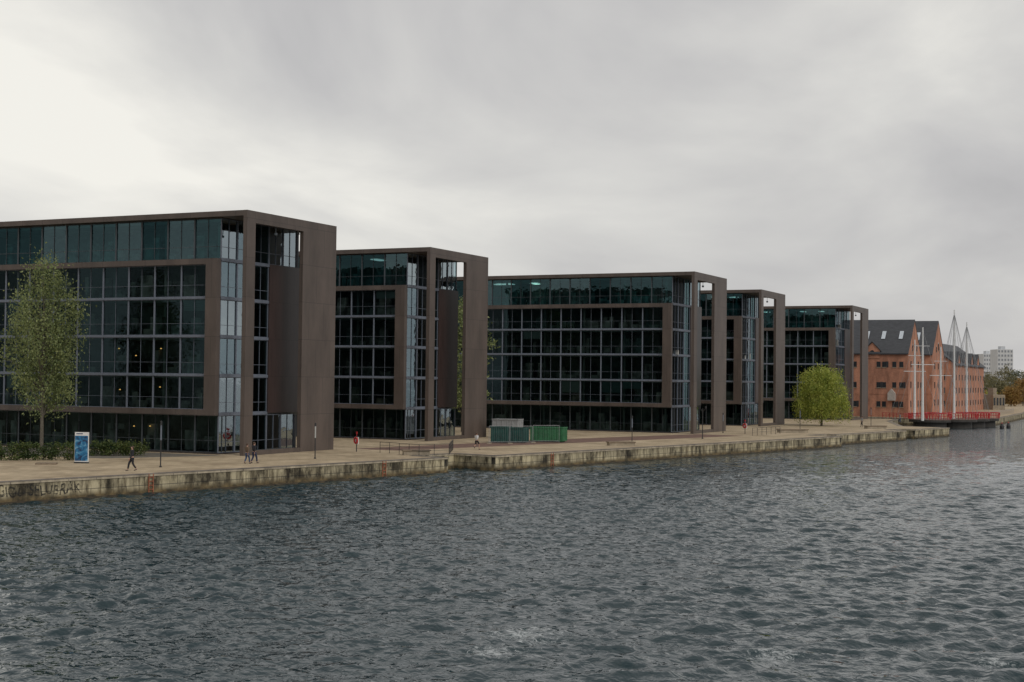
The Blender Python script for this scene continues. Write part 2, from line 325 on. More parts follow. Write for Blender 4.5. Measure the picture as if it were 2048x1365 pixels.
tag(link('water', me), 'choppy dark grey harbour water', 'water', kind='structure')
# ------------------------------------------------------------------ office buildings
WC = {}
def winmesh(wd, ht, gm, style):
    k = (wd, ht, gm.name, style)
    if k not in WC:
        g = MB().poly([(0, 0, 0), (wd, 0, 0), (wd, 0, ht), (0, 0, ht)]).mesh('window', gm)
        f = MB()
        f.box(0, -.10, 0, .10, -.01, ht); f.box(wd-.06, -.098, 0, wd, -.01, ht)
        f.box(0, -.08, 0, wd, -.012, .05); f.box(0, -.082, ht-.06, wd, -.012, ht)
        if style == 'bay':
            f.box(wd/2-.016, -.05, .05, wd/2+.016, -.014, ht-.06)
            f.box(.10, -.12, 1.08, wd-.06, -.10, 1.105)
        if style == 'top':
            f.box(wd*.5-.02, -.06, .05, wd*.5+.02, -.014, ht-.06); f.box(.10, -.05, ht*.3, wd-.06, -.016, ht*.3+.04)
        if style == 'end':
            f.box(.10, -.05, ht*.28, wd-.06, -.016, ht*.28+.04); f.box(wd*.5-.018, -.06, .05, wd*.5+.018, -.014, ht-.06)
        WC[k] = (g, f.mesh('frame', SLATE if style != 'top' else SLATED))
    return WC[k]
def window(parent, x, y, z, wd, ht, gm, style, rz=0):
    g, f = winmesh(wd, ht, gm, style)
    o = link('window', g, parent, (x, y, z), rz); link('frame', f, o); return o
ZL = [.12, 3.75, 7.35, 11.0, 14.6, 18.2, 22.05]
CEIL = mat('ceiling_light', (.8, .85, .8), .5, 0, 1, emis=((1, 1, .95), .45))
FURN = mat('office_furniture', (.36, .36, .34), .7, .85, .9)
def office(label, x, y, n, seed, core_end=13.5, top_lights=6, blinds=.12, W=15.2):
    rnd = random.Random(seed); L = 4.7+3.15*n
    root = thing('office_building', label, 'building', (x, y, 0), 0, None)
    MB().box(-.42, 0, 0, 0, 1.35, 21.5).box(-.42, 9.25, 0, 0, W, 21.5).box(-.42, 0, 21.5, 0, W, 22.6).box(-.40, 1.35, .0, -.02, 9.25, .42).build('portal_frame', CL, root)
    MB().box(-L, .003, 22.1, -.42, W-.003, 22.597).build('roof', CL, root)
    MB().box(-L, .12, 17.72, -3.42, .75, 18.25).box(-4.7, .12, 4.15, -3.42, .75, 17.72).box(-L, .12, 3.6, -3.42, .75, 4.15).build('facade_frame', CL, root)
    MB().box(-4.0, 8.45, 3.72, -3.32, core_end, 18.3).build('core_wall', CLP, root)
    MB().box(-L, .5, 0, -3.2, core_end+.1, .1).build('shadow_gap_base', SHGAP, root)
    for z in ZL[2:5]:
        MB().box(-L, .40, z-.10, -4.71, .72, z+.10).build('floor_band', SLATE, root)
    for z in ZL[1:6]:
        MB().box(-3.75, .78, z-.17, -3.36, 8.44, z+.10).build('floor_band', SLATE, root)
        MB().box(-L+.2, 1.62, z-.32, -3.8, core_end-.2, z-.02).build('floor_slab', SLAB, root)
    MB().box(-L+.2, 1.2, 21.75, -3.8, core_end-.2, 22.08).build('ceiling', SLAB, root)
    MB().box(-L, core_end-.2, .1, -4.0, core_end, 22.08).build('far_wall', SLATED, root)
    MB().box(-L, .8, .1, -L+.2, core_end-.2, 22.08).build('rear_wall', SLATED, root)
    MB().box(-L+.3, 6.6, .1, -7.5, 6.9, 22.0).build('inner_wall', INW, root)
    cm = MB()
    for i in range(n//2+1): cm.tube((-5-i*6.3, 2.6, .1), (-5-i*6.3, 2.6, 21.8), .17, n=8)
    cm.build('columns', SLAB, root)
    fu = MB()
    for fz in ZL[:6]:
        for i in range(n*4):
            xx = -4.5-rnd.random()*(L-6); yy = 1.7+rnd.random()*4.0; ww = .4+rnd.random()*1.2
            hh = rnd.choice([.7, .75, 1.1, 1.3, 1.9, 2.4]); fu.box(xx, yy, fz+.02, xx+ww, yy+.5, fz+hh)
    o = fu.build('office_furniture', FURN, root); o['kind'] = 'stuff'
    for i in range(n):
        x0 = -4.7-3.15*(i+1)
        for k in range(1, 5):
            gm = rnd.choice([G_DARK, G_DARK, G_DARK, G_MID, G_MID])
            zb = ZL[k]+(.4 if k == 1 else .1); ht = (ZL[k+1]-(.48 if k == 4 else .10))-zb
            o = window(root, x0, .62, zb, 3.15, round(ht, 3), gm, 'bay')
            if rnd.random() < blinds:
                dh = rnd.uniform(.6, 1.8); link('blind', MB().box(.15, .18, ht-dh, 3.0, .2, ht-.05).mesh('blind', BLIND), o)
        window(root, x0+1.2, .95, 18.26, 3.15, 3.8, rnd.choice([G_TEAL, G_TEAL, G_TEALD, G_TEALB]), 'top')
        window(root, x0+1.2, 1.5, .12, 3.15, 3.6, G_DARK, 'top')
    for k in range(6):
        zb = ZL[k]+(.1 if k else 0); ht = round(ZL[k+1]-(.17 if k < 5 else 0)-zb, 3)
        for j in range(3):
            gm = rnd.choice([G_END, G_END, G_ENDB]) if j < 2 else G_ENDD
            window(root, -3.55, .78+2.553*j, zb, 2.553, ht, gm, 'end', R(90))
        if k in (0, 5):
            w2 = 13.3-8.46
            for j in range(2): window(root, -3.55, 8.46+w2/2*j, zb, round(w2/2, 3), ht, G_END, 'end', R(90))
    for i in range(top_lights):
        xx = -6-rnd.random()*(L-8); MB().box(xx, 3+rnd.random()*2, 21.6, xx+.9, 5.3, 21.68).build('ceiling_light', CEIL, root)
    cmr = MB().box(-.5, 5.2, 20.95, -.45, 5.26, 21.5).lathe((-.47, 5.23, 20.7), [(.08, 0), (.16, .06), (.16, .26)], 10)
    cmr.build('soffit_lamp', SLATED, root)
    return root
office('nearest and largest brown framed glass office block, behind the tall poplar and hedge', -78.9, 108.6, 10, 1, core_end=14.4, top_lights=0, blinds=.05)
office('second brown framed glass office block, directly left of the green containers', -80.8, 147.0, 7, 2, blinds=.25, top_lights=3)
office('third brown framed glass office block with the longest visible glass front, right of the containers', -63.3, 191.5, 13, 3, top_lights=5)
office('fourth brown framed glass office block, the narrow one left of the yellow green tree', -65.1, 231.9, 6, 4, blinds=.2, top_lights=3)
office('farthest brown framed glass office block, next to the red brick warehouse', -61.4, 284.0, 7, 5, top_lights=5)
WARM = mat('warm_lamp', (1, .6, .2), .5, 0, 1, emis=((1, .50, .14), 1.5))
def ray_at_y(u, v, y):
    d = F + RR*((u-1024)/FPX) + UU*((682.5-v)/FPX); return EYE + d*(y/d.y)
for (u, v) in ((272, 572), (238, 698), (272, 712), (322, 698), (240, 780), (320, 775), (272, 790), (238, 852), (268, 853), (300, 745), (300, 853)):
    p = ray_at_y(u, v, 112.5)
    zc = max(z for z in ZL if z < p.z)
    top = ZL[ZL.index(zc)+1]-.33
    t = thing('pendant_lamp', 'small warm lamp glowing inside the nearest glass office block', 'lamp', p, 0, 'warm lamps inside the nearest glass block')
    MB().tube((0, 0, .08), (0, 0, max(.15, top-p.z)), .012, n=5).build('cord', SLATED, t)
    MB().lathe((0, 0, -.02), [(.085, 0), (.075, .06), (.03, .10)], 10).build('shade', WARM, t)
# ------------------------------------------------------------------ trees
BARK = mat('bark', (.13, .115, .09), .9, .3, 6, bump=.5)
L_POP = leafmat('leaves_poplar', (.09, .12, .045), (.20, .25, .095), (.33, .36, .15))
L_YEL = leafmat('leaves_yellow_green', (.13, .18, .025), (.31, .37, .06), (.52, .52, .12))
L_DRK = leafmat('leaves_dark', (.03, .045, .02), (.07, .095, .045), (.13, .15, .07))
L_OLV = leafmat('leaves_olive', (.08, .08, .035), (.17, .16, .08), (.28, .25, .12))
L_AUT = leafmat('leaves_autumn', (.14, .08, .03), (.30, .17, .05), (.42, .29, .09))
L_HDG = leafmat('leaves_hedge', (.02, .045, .012), (.06, .10, .025), (.16, .18, .05))
def leaves(centres, nper, sig, size, droop=0):
    C = np.array(centres); n = len(C)*nper
    P = np.repeat(C, nper, 0) + np.random.normal(0, 1, (n, 3))*np.array(sig)
    a = np.random.normal(0, 1, (n, 3)); a /= np.linalg.norm(a, axis=1)[:, None]
    if droop: a[:, 2] -= droop; a /= np.linalg.norm(a, axis=1)[:, None]
    b = np.cross(a, np.random.normal(0, 1, (n, 3))); b /= np.linalg.norm(b, axis=1)[:, None]
    s = size*(.6+.8*np.random.rand(n, 1)); a = a*s; b = b*s*.5
    V = np.stack([P-a, P+b, P+a, P-b], 1).reshape(-1, 3)
    F_ = np.arange(n*4).reshape(-1, 4)
    me = bpy.data.meshes.new('crown'); me.from_pydata(V.tolist(), [], F_.tolist()); return me
def tree(name, label, loc, h, r, z0, lm, nclump=120, nper=70, size=.16, shape='oval', tr=.16, group=None, sig=.55, droop=0, limbs=14, lobe=1.0):
    t = thing(name, label, 'tree', loc, 0, group)
    cs = []
    while len(cs) < nclump:
        f = random.random(); z = z0+(h-z0)*f
        if shape == 'oval': rr = r*math.sin(math.pi*min(1, (f*.78+.16)))**.8
        else: rr = r*math.sqrt(max(0, 1-(max(0, f-.25)/.75)**3.2))*(.85+.15*min(1, f/.15))
        if random.random() > (rr/r)**1.5+.08: continue
        a = random.random()*6.283; q = rr*math.sqrt(random.random())
        lob = 1+lobe*(.15*math.sin(3*a+f*9)+.10*math.sin(5*a-f*15))
        cs.append((q*lob*math.cos(a), q*lob*math.sin(a), z))
    me = leaves(cs, nper, (sig, sig, sig*(1.5 if droop else .8)), size, droop); me.materials.append(lm); link('crown', me, t)
    tb = MB(); zt = z0+(h-z0)*.8; prev = (0, 0, -.05); N = 7
    for i in range(1, N+1):
        f = i/N; p = (.15*math.sin(i*1.3)*f*r*.25, .15*math.cos(i*1.7)*f*r*.25, zt*f); tb.tube(prev, p, tr*(1-.85*(i-1)/N), tr*(1-.85*i/N), n=8, caps=False); prev = p
    for c in random.sample(cs, min(limbs, len(cs))):
        zb = max(z0*.75, c[2]*.62); base = (0, 0, min(zb, zt*.95)); mid = ((c[0])*.45, c[1]*.45, base[2]+(c[2]-base[2])*.6)
        tb.tube(base, mid, tr*.35, tr*.22, n=6, caps=False); tb.tube(mid, c, tr*.22, tr*.06, n=6, caps=False)
    tb.build('trunk', BARK, t, smooth=True); return t
tree('poplar_tree', 'tall slender grey green tree with narrow loose crown at far left', (-96.4, 101.5, 0), 17.6, 3.25, 4.4, L_POP, 135, 130, .115, 'oval', .19, sig=.48, droop=.9, limbs=34, lobe=1.6)
p = G(1643, 852)
tree('willow_tree', 'rounded bright yellow green tree on the quay before the farthest glass block', p, 9.5, 4.7, 1.6, L_YEL, 250, 100, .13, 'dome', .22, sig=.38, droop=1.2, limbs=24, lobe=.6)
tree('birch_tree', 'green tree glimpsed through the tall slot of the second glass block', (-91.4, 176, 0), 18.5, 3.6, 3, L_POP, 80, 60, .22, 'oval', .18)
for (u, v, h, r, lm, lab) in ((1953, 818, 5.5, 2.4, L_AUT, 'small yellowing tree in front of the far long brick warehouse'), (1990, 812, 9, 3.5, L_OLV, 'dark green tree left of the white tower base'), (2010, 809, 14.5, 4.6, L_OLV, 'tall olive tree beneath the white tower block'),
                              (2030, 808, 12.5, 4.4, L_DRK, 'dark leafy tree right of the white tower block'), (2046, 812, 9.5, 3.5, L_AUT, 'orange brown autumn tree at the right picture edge'), (1975, 806, 11.5, 5, L_OLV, 'dark tree just past the end of the long brick warehouse'), (2062, 809, 13, 5, L_OLV, 'olive tree beyond the right picture edge'), (1978, 816, 4.5, 2.2, L_YEL, 'low yellow green tree on the far quay'), (2022, 813, 6.5, 3.0, L_AUT, 'low rust coloured tree in front of the beige house row')):
    tree('deciduous_tree', lab, G(u, v), h, r, h*.15, lm, 60, 50, .3, 'dome', .2, sig=.7, limbs=8)
for (u0, u1, v, hh, lab) in ((-40, 152, 921, 1.45, 'clipped leafy hedge at the left picture edge beside the blue sign'), (178, 288, 912, 1.35, 'low leafy hedge right of the blue sign'), ):
    a = G(u0, v); c = G(u1, v); cs = []
    for i in range(int((c-a).length*26)):
        q = a.lerp(c, random.random()); cs.append((q.x-a.x+random.uniform(-.3, .3), q.y-a.y+random.uniform(-.3, .5), random.uniform(.12, hh-.1)))
    t = thing('hedge', lab, 'hedge', a); me = leaves(cs, 30, (.16, .16, .13), .09); me.materials.append(L_HDG); link('foliage', me, t)
    st = MB()
    for i in range(0, len(cs), 12): st.tube((cs[i][0], cs[i][1], 0), (cs[i][0], cs[i][1], cs[i][2]), .03, n=5)
    st.build('stems', BARK, t)
# ------------------------------------------------------------------ street furniture
BLK = mat('black_steel', (.03, .03, .032), .5, .2, 3); OPAL = mat('opal_glass', (.45, .46, .44), .3, .1, 3); WOOD = mat('weathered_timber', (.22, .17, .12), .8, .3, 3, stretch=(1, 8, 8))
WHT = mat('white_paint', (.75, .75, .74), .5, .06, 3); RED = mat('red_paint', (.5, .03, .035), .5, .12, 3); GRN = mat('green_container_paint', (.03, .16, .065), .55, .25, 1.5); TEALP = mat('dark_green_plastic', (.015, .075, .065), .6, .3, 2)
GALV = mat('galvanised_steel', (.3, .31, .32), .45, .15, 3); CONC = mat('bench_stone', (.33, .28, .21), .8, .25, 2)
labs = {321: 'slender quay lamp post nearest the camera, right of the walking person in black', 630: 'quay lamp post with pale tube in front of the nearest block end wall', 1264: 'quay lamp post in front of the third glass block', 1600: 'thin quay lamp post left of the yellow green tree',
        1446: 'thin quay lamp post at the third block end wall', 1742: 'thin quay lamp post right of the farthest glass block'}
for (u, v, top) in ((321, 935, 842), (630, 918, 846), (1264, 888, 832), (1600, 862, 818), (1446, 866, 826), (1742, 852, 815)):
    p = G(u, v); d = (p-EYE).dot(F); hgt = (v-top)*d/FPX
    t = thing('lamp_post', labs[u], 'lamp', p, 0, 'slender lamp posts along the quay')
    MB().lathe((0, 0, 0), [(.10, 0), (.10, .1), (.05, .14), (.045, hgt*.58)], 10).build('post', BLK, t, smooth=False)
    MB().lathe((0, 0, hgt*.58), [(.065, 0), (.065, hgt*.32)], 12).build('light_tube', OPAL if u == 630 else SLATE, t)
    MB().lathe((0, 0, hgt*.90), [(.075, 0), (.075, hgt*.09), (.03, hgt*.10)], 12).build('cap', BLK, t)
p = G(1405, 878); t = thing('lamp_post', 'quay lamp post with two small spotlight arms before the third block corner', 'lamp', p)
MB().lathe((0, 0, 0), [(.12, 0), (.12, .1), (.06, .14), (.05, 3.9)], 10).build('post', BLK, t)
for sx_ in (-1, 1):
    MB().path([(0, 0, 3.4), (sx_*.35, 0, 3.85)], .03).lathe((sx_*.4, 0, 3.8), [(.09, 0), (.14, .25), (.1, .3)], 10).build('spotlight', BLK, t)
for (u0, u1, v, hh, lab) in ((806, 862, 911, .5, 'low timber bench block behind the second quay notch railing'), (1218, 1272, 892, .45, 'low stone bench block before the third glass block'), (1560, 1618, 866, .5, 'flat bench block left under the yellow green tree'), (1735, 1775, 858, .5, 'bench block right of the farthest glass block'), (70, 112, 930, .12, 'low timber platform edge left of the blue sign')):
    a = G(u0, v); c = G(u1, v); Lb = (c-a).length; ang = math.atan2(c.y-a.y, c.x-a.x)
    t = thing('bench', lab, 'bench', a, ang)
    MB().box(.1, .1, 0, Lb-.1, 1.1, hh-.12).build('base', CONC, t)
    mb = MB()
    for k in range(6): mb.box(0, .02+.2*k, hh-.12, Lb, .18+.2*k, hh)
    mb.build('seat', WOOD, t)
for (u, v, lab) in ((713, 904, 'red lifebuoy on a post between the first and second glass blocks'), (1490, 868, 'red lifebuoy on a post before the fourth glass block')):
    p = G(u, v); t = thing('lifebuoy_post', lab, 'lifebuoy', p, R(-25))
    MB().tube((0, 0, 0), (0, 0, 1.55), .05).build('post', BLK, t); MB().box(-.34, -.03, .75, .34, .03, 1.45).build('board', WHT, t)
    mb = MB(); N = 20
    for k in range(N):
        a0 = 2*math.pi*k/N; a1 = 2*math.pi*(k+1)/N; mb.tube((.27*math.cos(a0), -.1, 1.12+.27*math.sin(a0)), (.27*math.cos(a1), -.1, 1.12+.27*math.sin(a1)), .085, n=8)
    mb.build('lifebuoy', RED, t, smooth=True); MB().tube((0, 0, 1.52), (0, 0, 1.95), .025).box(-.1, -.02, 1.75, .1, .02, 1.98).build('marker', RED, t)
p = G(163, 927); t = thing('information_sign', 'blue and white upright information sign in front of the hedge', 'sign', p, R(18))
m, n, l, b, o_ = nt('sign_print'); tc = n.new('ShaderNodeTexCoord'); no = n.new('ShaderNodeTexNoise'); no.inputs['Scale'].default_value = 2.4; no.inputs['Detail'].default_value = 6; no.inputs['Distortion'].default_value = 1
l.new(tc.outputs['Object'], no.inputs['Vector']); r = n.new('ShaderNodeValToRGB'); e = r.color_ramp.elements; e[0].position = .38; e[0].color = (.01, .03, .09, 1); e[1].position = .74; e[1].color = (.32, .56, .68, 1); q = e.new(.54); q.color = (.015, .17, .36, 1)
l.new(no.outputs[0], r.inputs[0]); l.new(r.outputs[0], b.inputs['Base Color'])
MB().box(-.6, -.12, 0, .6, .12, .12).build('foot', BLK, t); MB().box(-.58, -.08, .12, .58, .08, 2.55).build('panel', WHT, t)
MB().box(-.56, -.086, .2, .56, -.081, 2.26).build('picture', m, t)
MB().box(-.45, -.086, 2.38, .1, -.081, 2.46).build('heading_strip', mat('sign_ink', (.03, .05, .12), .5, .05, 2), t)
def railing(name, label, pts, m_=BLK, h=1.05, step=1.6, bars=3, cat='railing', r=.03):
    t = thing(name, label, cat, pts[0]); o0 = Vector(pts[0]); rl = MB(); pm = MB().tube((0, 0, 0), (0, 0, h), r, n=6).mesh('post', m_); seen = []
    for a, c in zip(pts, pts[1:]):
        a = Vector(a)-o0; c = Vector(c)-o0; k = max(1, round((c-a).length/step))
        for i in range(k+1):
            q = a.lerp(c, i/k)
            if all((q-z).length > .1 for z in seen): link('post', pm, t, q); seen.append(q)
        for j in range(bars): z = h*(1-j*.28); rl.tube(a+Vector((0, 0, z)), c+Vector((0, 0, z)), r*(.9 if j == 0 else .6), n=6)
    rl.build('rails', m_, t); return t
railing('railing', 'black metal railing around the notch between the first two quay walls', [G(760, 906), G(838, 912), G(898, 910), G(906, 900)])
railing('railing', 'low dark railing before the fourth and farthest glass blocks', [G(1505, 872), G(1560, 868)])
def skip(label, u, v, wid, dep, hgt, m_, rz=R(8), name='waste_container'):
    t = thing(name, label, 'container', G(u, v), rz)
    mb = MB().box(0, 0, .12, wid, .07, hgt).box(0, dep-.07, .12, wid, dep, hgt).box(0, .07, .12, .07, dep-.07, hgt).box(wid-.07, .07, .12, wid, dep-.07, hgt).box(.07, .07, .12, wid-.07, dep-.07, .2)
    mb.build('body', m_, t)
    rb = MB(); k = int(wid/.55)
    for i in range(k+1): xx = .03+(wid-.14)*i/k; rb.box(xx, -.06, .2, xx+.08, -.002, hgt-.1)
    rb.box(-.05, -.08, hgt-.1, wid+.05, -.003, hgt+.02).box(wid+.002, -.08, hgt-.1, wid+.06, dep, hgt+.018)
    for i in range(4): yy = .1+(dep-.3)*i/3; rb.box(wid+.002, yy, .2, wid+.055, yy+.08, hgt-.1)
    rb.build('ribs', m_, t); MB().box(.2, .2, 0, wid-.2, .35, .12).box(.2, dep-.35, 0, wid-.2, dep-.2, .12).build('skids', BLK, t); return t
skip('large bright green open container right of the second glass block', 1060, 884, 3.9, 2.2, 1.75, GRN)
skip('dark green container left of the bright green one', 1016, 886, 1.9, 2.0, 1.75, TEALP)
skip('leftmost dark green container beside the second block end wall', 981, 886, 1.9, 2.0, 1.85, TEALP)
skip('small pale grey walled container standing behind the dark green ones', 984, 876, 3.3, 2.4, 2.35, GALV)
def fence_panel(label, u0, u1, v, g):
    a = G(u0, v); c = G(u1, v); L_ = (c-a).length; t = thing('fence_panel', label, 'fence', a, math.atan2(c.y-a.y, c.x-a.x), g)
    MB().tube((0, 0, .02), (0, 0, 2), .025).tube((L_, 0, .02), (L_, 0, 2), .025).tube((0, 0, 2), (L_, 0, 2), .025).tube((0, 0, .2), (L_, 0, .2), .025).build('frame', GALV, t)
    mm = MB(); k = int(L_/.2)
    for i in range(1, k): mm.tube((L_*i/k, 0, .2), (L_*i/k, 0, 2), .006, n=4)
    mm.build('mesh', GALV, t); MB().box(-.3, -.12, 0, .3, .12, .1).build('foot', CONC, t)
fence_panel('leftmost temporary mesh fence panel in front of the dark green containers', 978, 1018, 888, 'temporary fence panels')
fence_panel('middle temporary mesh fence panel at the container corner', 1020, 1064, 888, 'temporary fence panels')
fence_panel('rightmost temporary mesh fence panel in front of the bright green container', 1066, 1118, 886, 'temporary fence panels')
# ------------------------------------------------------------------ people
SKIN = mat('skin', (.45, .27, .2), .6, .05, 5)
def skinned(name, P, E, rad, m_, parent, sub=1):
    me = bpy.data.meshes.new(name); me.from_pydata(P, E, []); me.materials.append(m_); o = link(name, me, parent)
    md = o.modifiers.new('Skin', 'SKIN'); md.use_smooth_shade = True
    if not me.skin_vertices: return o
    for i, v in enumerate(me.skin_vertices[0].data):
        rr = rad[i]; v.radius = rr if isinstance(rr, tuple) else (rr, rr); v.use_root = (i == 0)
    sb = o.modifiers.new('Subsurf', 'SUBSURF'); sb.levels = sub; sb.render_levels = sub; return o
def person(label, loc, rz, H, stride, top, leg, hair, run=0):
    t = thing('person', label, 'person', loc, rz); s = H/1.75; t.scale = (s, s, s)
    P = [(0, 0, .95), (0, .0, 1.12), (0, .01, 1.34), (0, 0, 1.47), (0, .01, 1.53), (0, .02, 1.62), (0, .015, 1.70), (0, .12, 1.62)]
    Rd = [(.13, .10), (.12, .09), (.15, .10), .07, .055, (.075, .09), (.07, .085), .014]
    E = [(0, 1), (1, 2), (2, 3), (3, 4), (4, 5), (5, 6), (5, 7)]
    def add(p, r, par): P.append(p); Rd.append(r); E.append((par, len(P)-1)); return len(P)-1
    legs = []; arms = []
    for sd in (-1, 1):
        st = stride*sd
        kn = (sd*.10, .12*max(st, -.3)*1.6+.05+run*.1*(sd > 0), .50+.1*run*(sd > 0)); an = (sd*.10, st*.34, .09 if st >= 0 else .14+.25*run)
        hp = (sd*.10, 0, .88); to_ = (an[0]+sd*.02, an[1]+.17, .035 if st >= 0 else .03+.12*run)
        i = add(hp, .095, 0); i = add(kn, .06, i); i = add(an, .04, i); i = add(to_, .035, i); legs.append([hp, kn, an, to_])
        sh = (sd*.19, 0, 1.42); el = (sd*.23, -.12*st-.03+run*-.05, 1.14+run*.02); wr = (sd*.22, -.30*st+.05+run*.12, .90+run*.2)
        i = add(sh, .058, 2); i = add(el, .042, i); i = add(wr, .028, i)
        pm = (wr[0], wr[1]+.015, wr[2]-.07); i = add(pm, (.018, .036), i)
        for k, ln in enumerate((.065, .078, .072, .055)):
            yy = -.027+.018*k; j = add((pm[0], pm[1]+yy, pm[2]-.035), .009, i); j = add((pm[0]-sd*.012, pm[1]+yy, pm[2]-.035-ln*.6), .008, j); add((pm[0]-sd*.03, pm[1]+yy, pm[2]-.035-ln), .007, j)
        j = add((pm[0]-sd*.01, pm[1]+.045, pm[2]+.01), .010, i); add((pm[0]-sd*.015, pm[1]+.06, pm[2]-.03), .008, j)
        arms.append([sh, el, wr])
        add((sd*.08, .01, 1.62), .016, 5)
    skinned('body', P, E, Rd, SKIN, t)
    P = [(0, 0, .90), (0, 0, 1.12), (0, .01, 1.34), (0, 0, 1.46), (0, 0, 1.50)]; Rd = [(.165, .13), (.15, .12), (.185, .13), .10, .075]; E = [(0, 1), (1, 2), (2, 3), (3, 4)]
    for a in arms: 
        i = add(a[0], .08, 2); i = add(a[1], .062, i); add(tuple(Vector(a[1]).lerp(Vector(a[2]), .93)), .046, i)
    skinned('jacket', P, E, Rd, top, t)
    P = [(0, 0, .97)]; Rd = [(.145, .115)]; E = []
    for g in legs: 
        i = add(g[0], .115, 0); i = add(g[1], .082, i); 
        if not run: add(tuple(Vector(g[1]).lerp(Vector(g[2]), .94)), .06, i)
    skinned('trousers', P, E, Rd, leg, t)
    for g in legs:
        a = Vector(g[2]); b_ = Vector(g[3]); skinned('shoe', [tuple(a+Vector((0, -.05, -.035))), tuple(a.lerp(b_, .5)+Vector((0, 0, -.01))), tuple(b_)], [(0, 1), (1, 2)], [.045, .045, .035], BLK, t)
    hm = MB(); hm.lathe((0, -.005, 1.60), [(.088, 0), (.1, .04), (.098, .09), (.07, .145), (.02, .165)], 12); o = hm.build('hair', hair, t, smooth=True)
    o.location.y = -.02
    return t
BLKC = mat('black_cloth', (.022, .022, .028), .9, .2, 8); NAVY = mat('navy_cloth', (.03, .04, .09), .9, .2, 8); TAN = mat('brown_cloth', (.13, .09, .06), .9, .2, 8); WCL = mat('white_cloth', (.6, .6, .6), .9, .1, 8); HBR = mat('brown_hair', (.07, .04, .025), .7, .2, 20); JEAN = mat('jeans', (.05, .08, .15), .9, .2, 8); GRYC = mat('grey_cloth', (.2, .21, .22), .9, .2, 8)
qd = math.atan2(.208, .978)
person('person in black jacket and trousers striding along the quay right of the blue sign', G(264, 942), R(150), 1.88, .8, BLKC, BLKC, HBR)
person('person in brown jacket and blue jeans walking, left of the pair by the nearest block', G(494, 928), -qd, 1.68, .6, TAN, JEAN, HBR)
person('person in dark clothes walking, right of the pair by the nearest block', G(508, 927), -qd, 1.78, .7, BLKC, NAVY, HBR)
person('person in white top and dark shorts jogging along the second quay', G(953, 900), -qd, 1.75, .9, WCL, BLKC, HBR, run=1)
person('person in grey jacket standing small before the farthest glass block', G(1724, 854), R(100), 1.75, .5, GRYC, BLKC, HBR)
person('person in pale coat standing at the foot of the round bridge', G(1800, 846), R(120), 1.75, .4, GRYC, JEAN, HBR)
# ------------------------------------------------------------------ warehouses
BRK = brickmat('red_brick', (.60, .26, .155), (.47, .19, .11), (.42, .27, .2), .25, .075, .008, big=.45, bigscale=.5)
SLT = mat('slate_roof', (.055, .058, .065), .6, .25, 1.2, stretch=(1, 1, 4)); SKL = mat('skylight_sky_sheen', (.55, .6, .65), .1, .1, 3); WDK = mat('window_pane_dark', (.04, .045, .05), .15, .3, 2); SHUT = mat('black_shutter', (.035, .035, .038), .6, .2, 3)  # skylight panes are pale: reflected sky is put into their base colour
def wh_window(root, face, pos, w_, h_, shutters, arch=False):
    rz = 0 if face == 's' else R(90)
    loc = (pos[0], 0, pos[1]) if face == 's' else (0, pos[0], pos[1])
    top = [(w_/2*math.cos(a), -.02, h_+w_/2*math.sin(a)*.6) for a in np.linspace(0, math.pi, 8)] if arch else [(w_/2, -.02, h_), (-w_/2, -.02, h_)]
    o = link('window', MB().prism([(-w_/2, -.02, 0), (w_/2, -.02, 0)]+top, (0, .02-.004, 0)).mesh('window', WDK), root, loc, rz)
    MB().box(-w_/2, -.06, 0, -w_/2+.08, -.022, h_).box(w_/2-.08, -.06, 0, w_/2, -.022, h_).box(-.04, -.055, 0, .04, -.023, h_).box(-w_/2, -.05, h_*.5, w_/2, -.024, h_*.5+.06).build('frame', WHT if not shutters else SHUT, o)
    MB().box(-w_/2-.1, -.12, -.12, w_/2+.1, -.005, 0).build('sill', CONC, o)
    if shutters == 2:
        MB().box(w_/2+.03, -.09, -.05, w_/2+.5, -.03, h_+.05).build('shutter', SHUT, o)
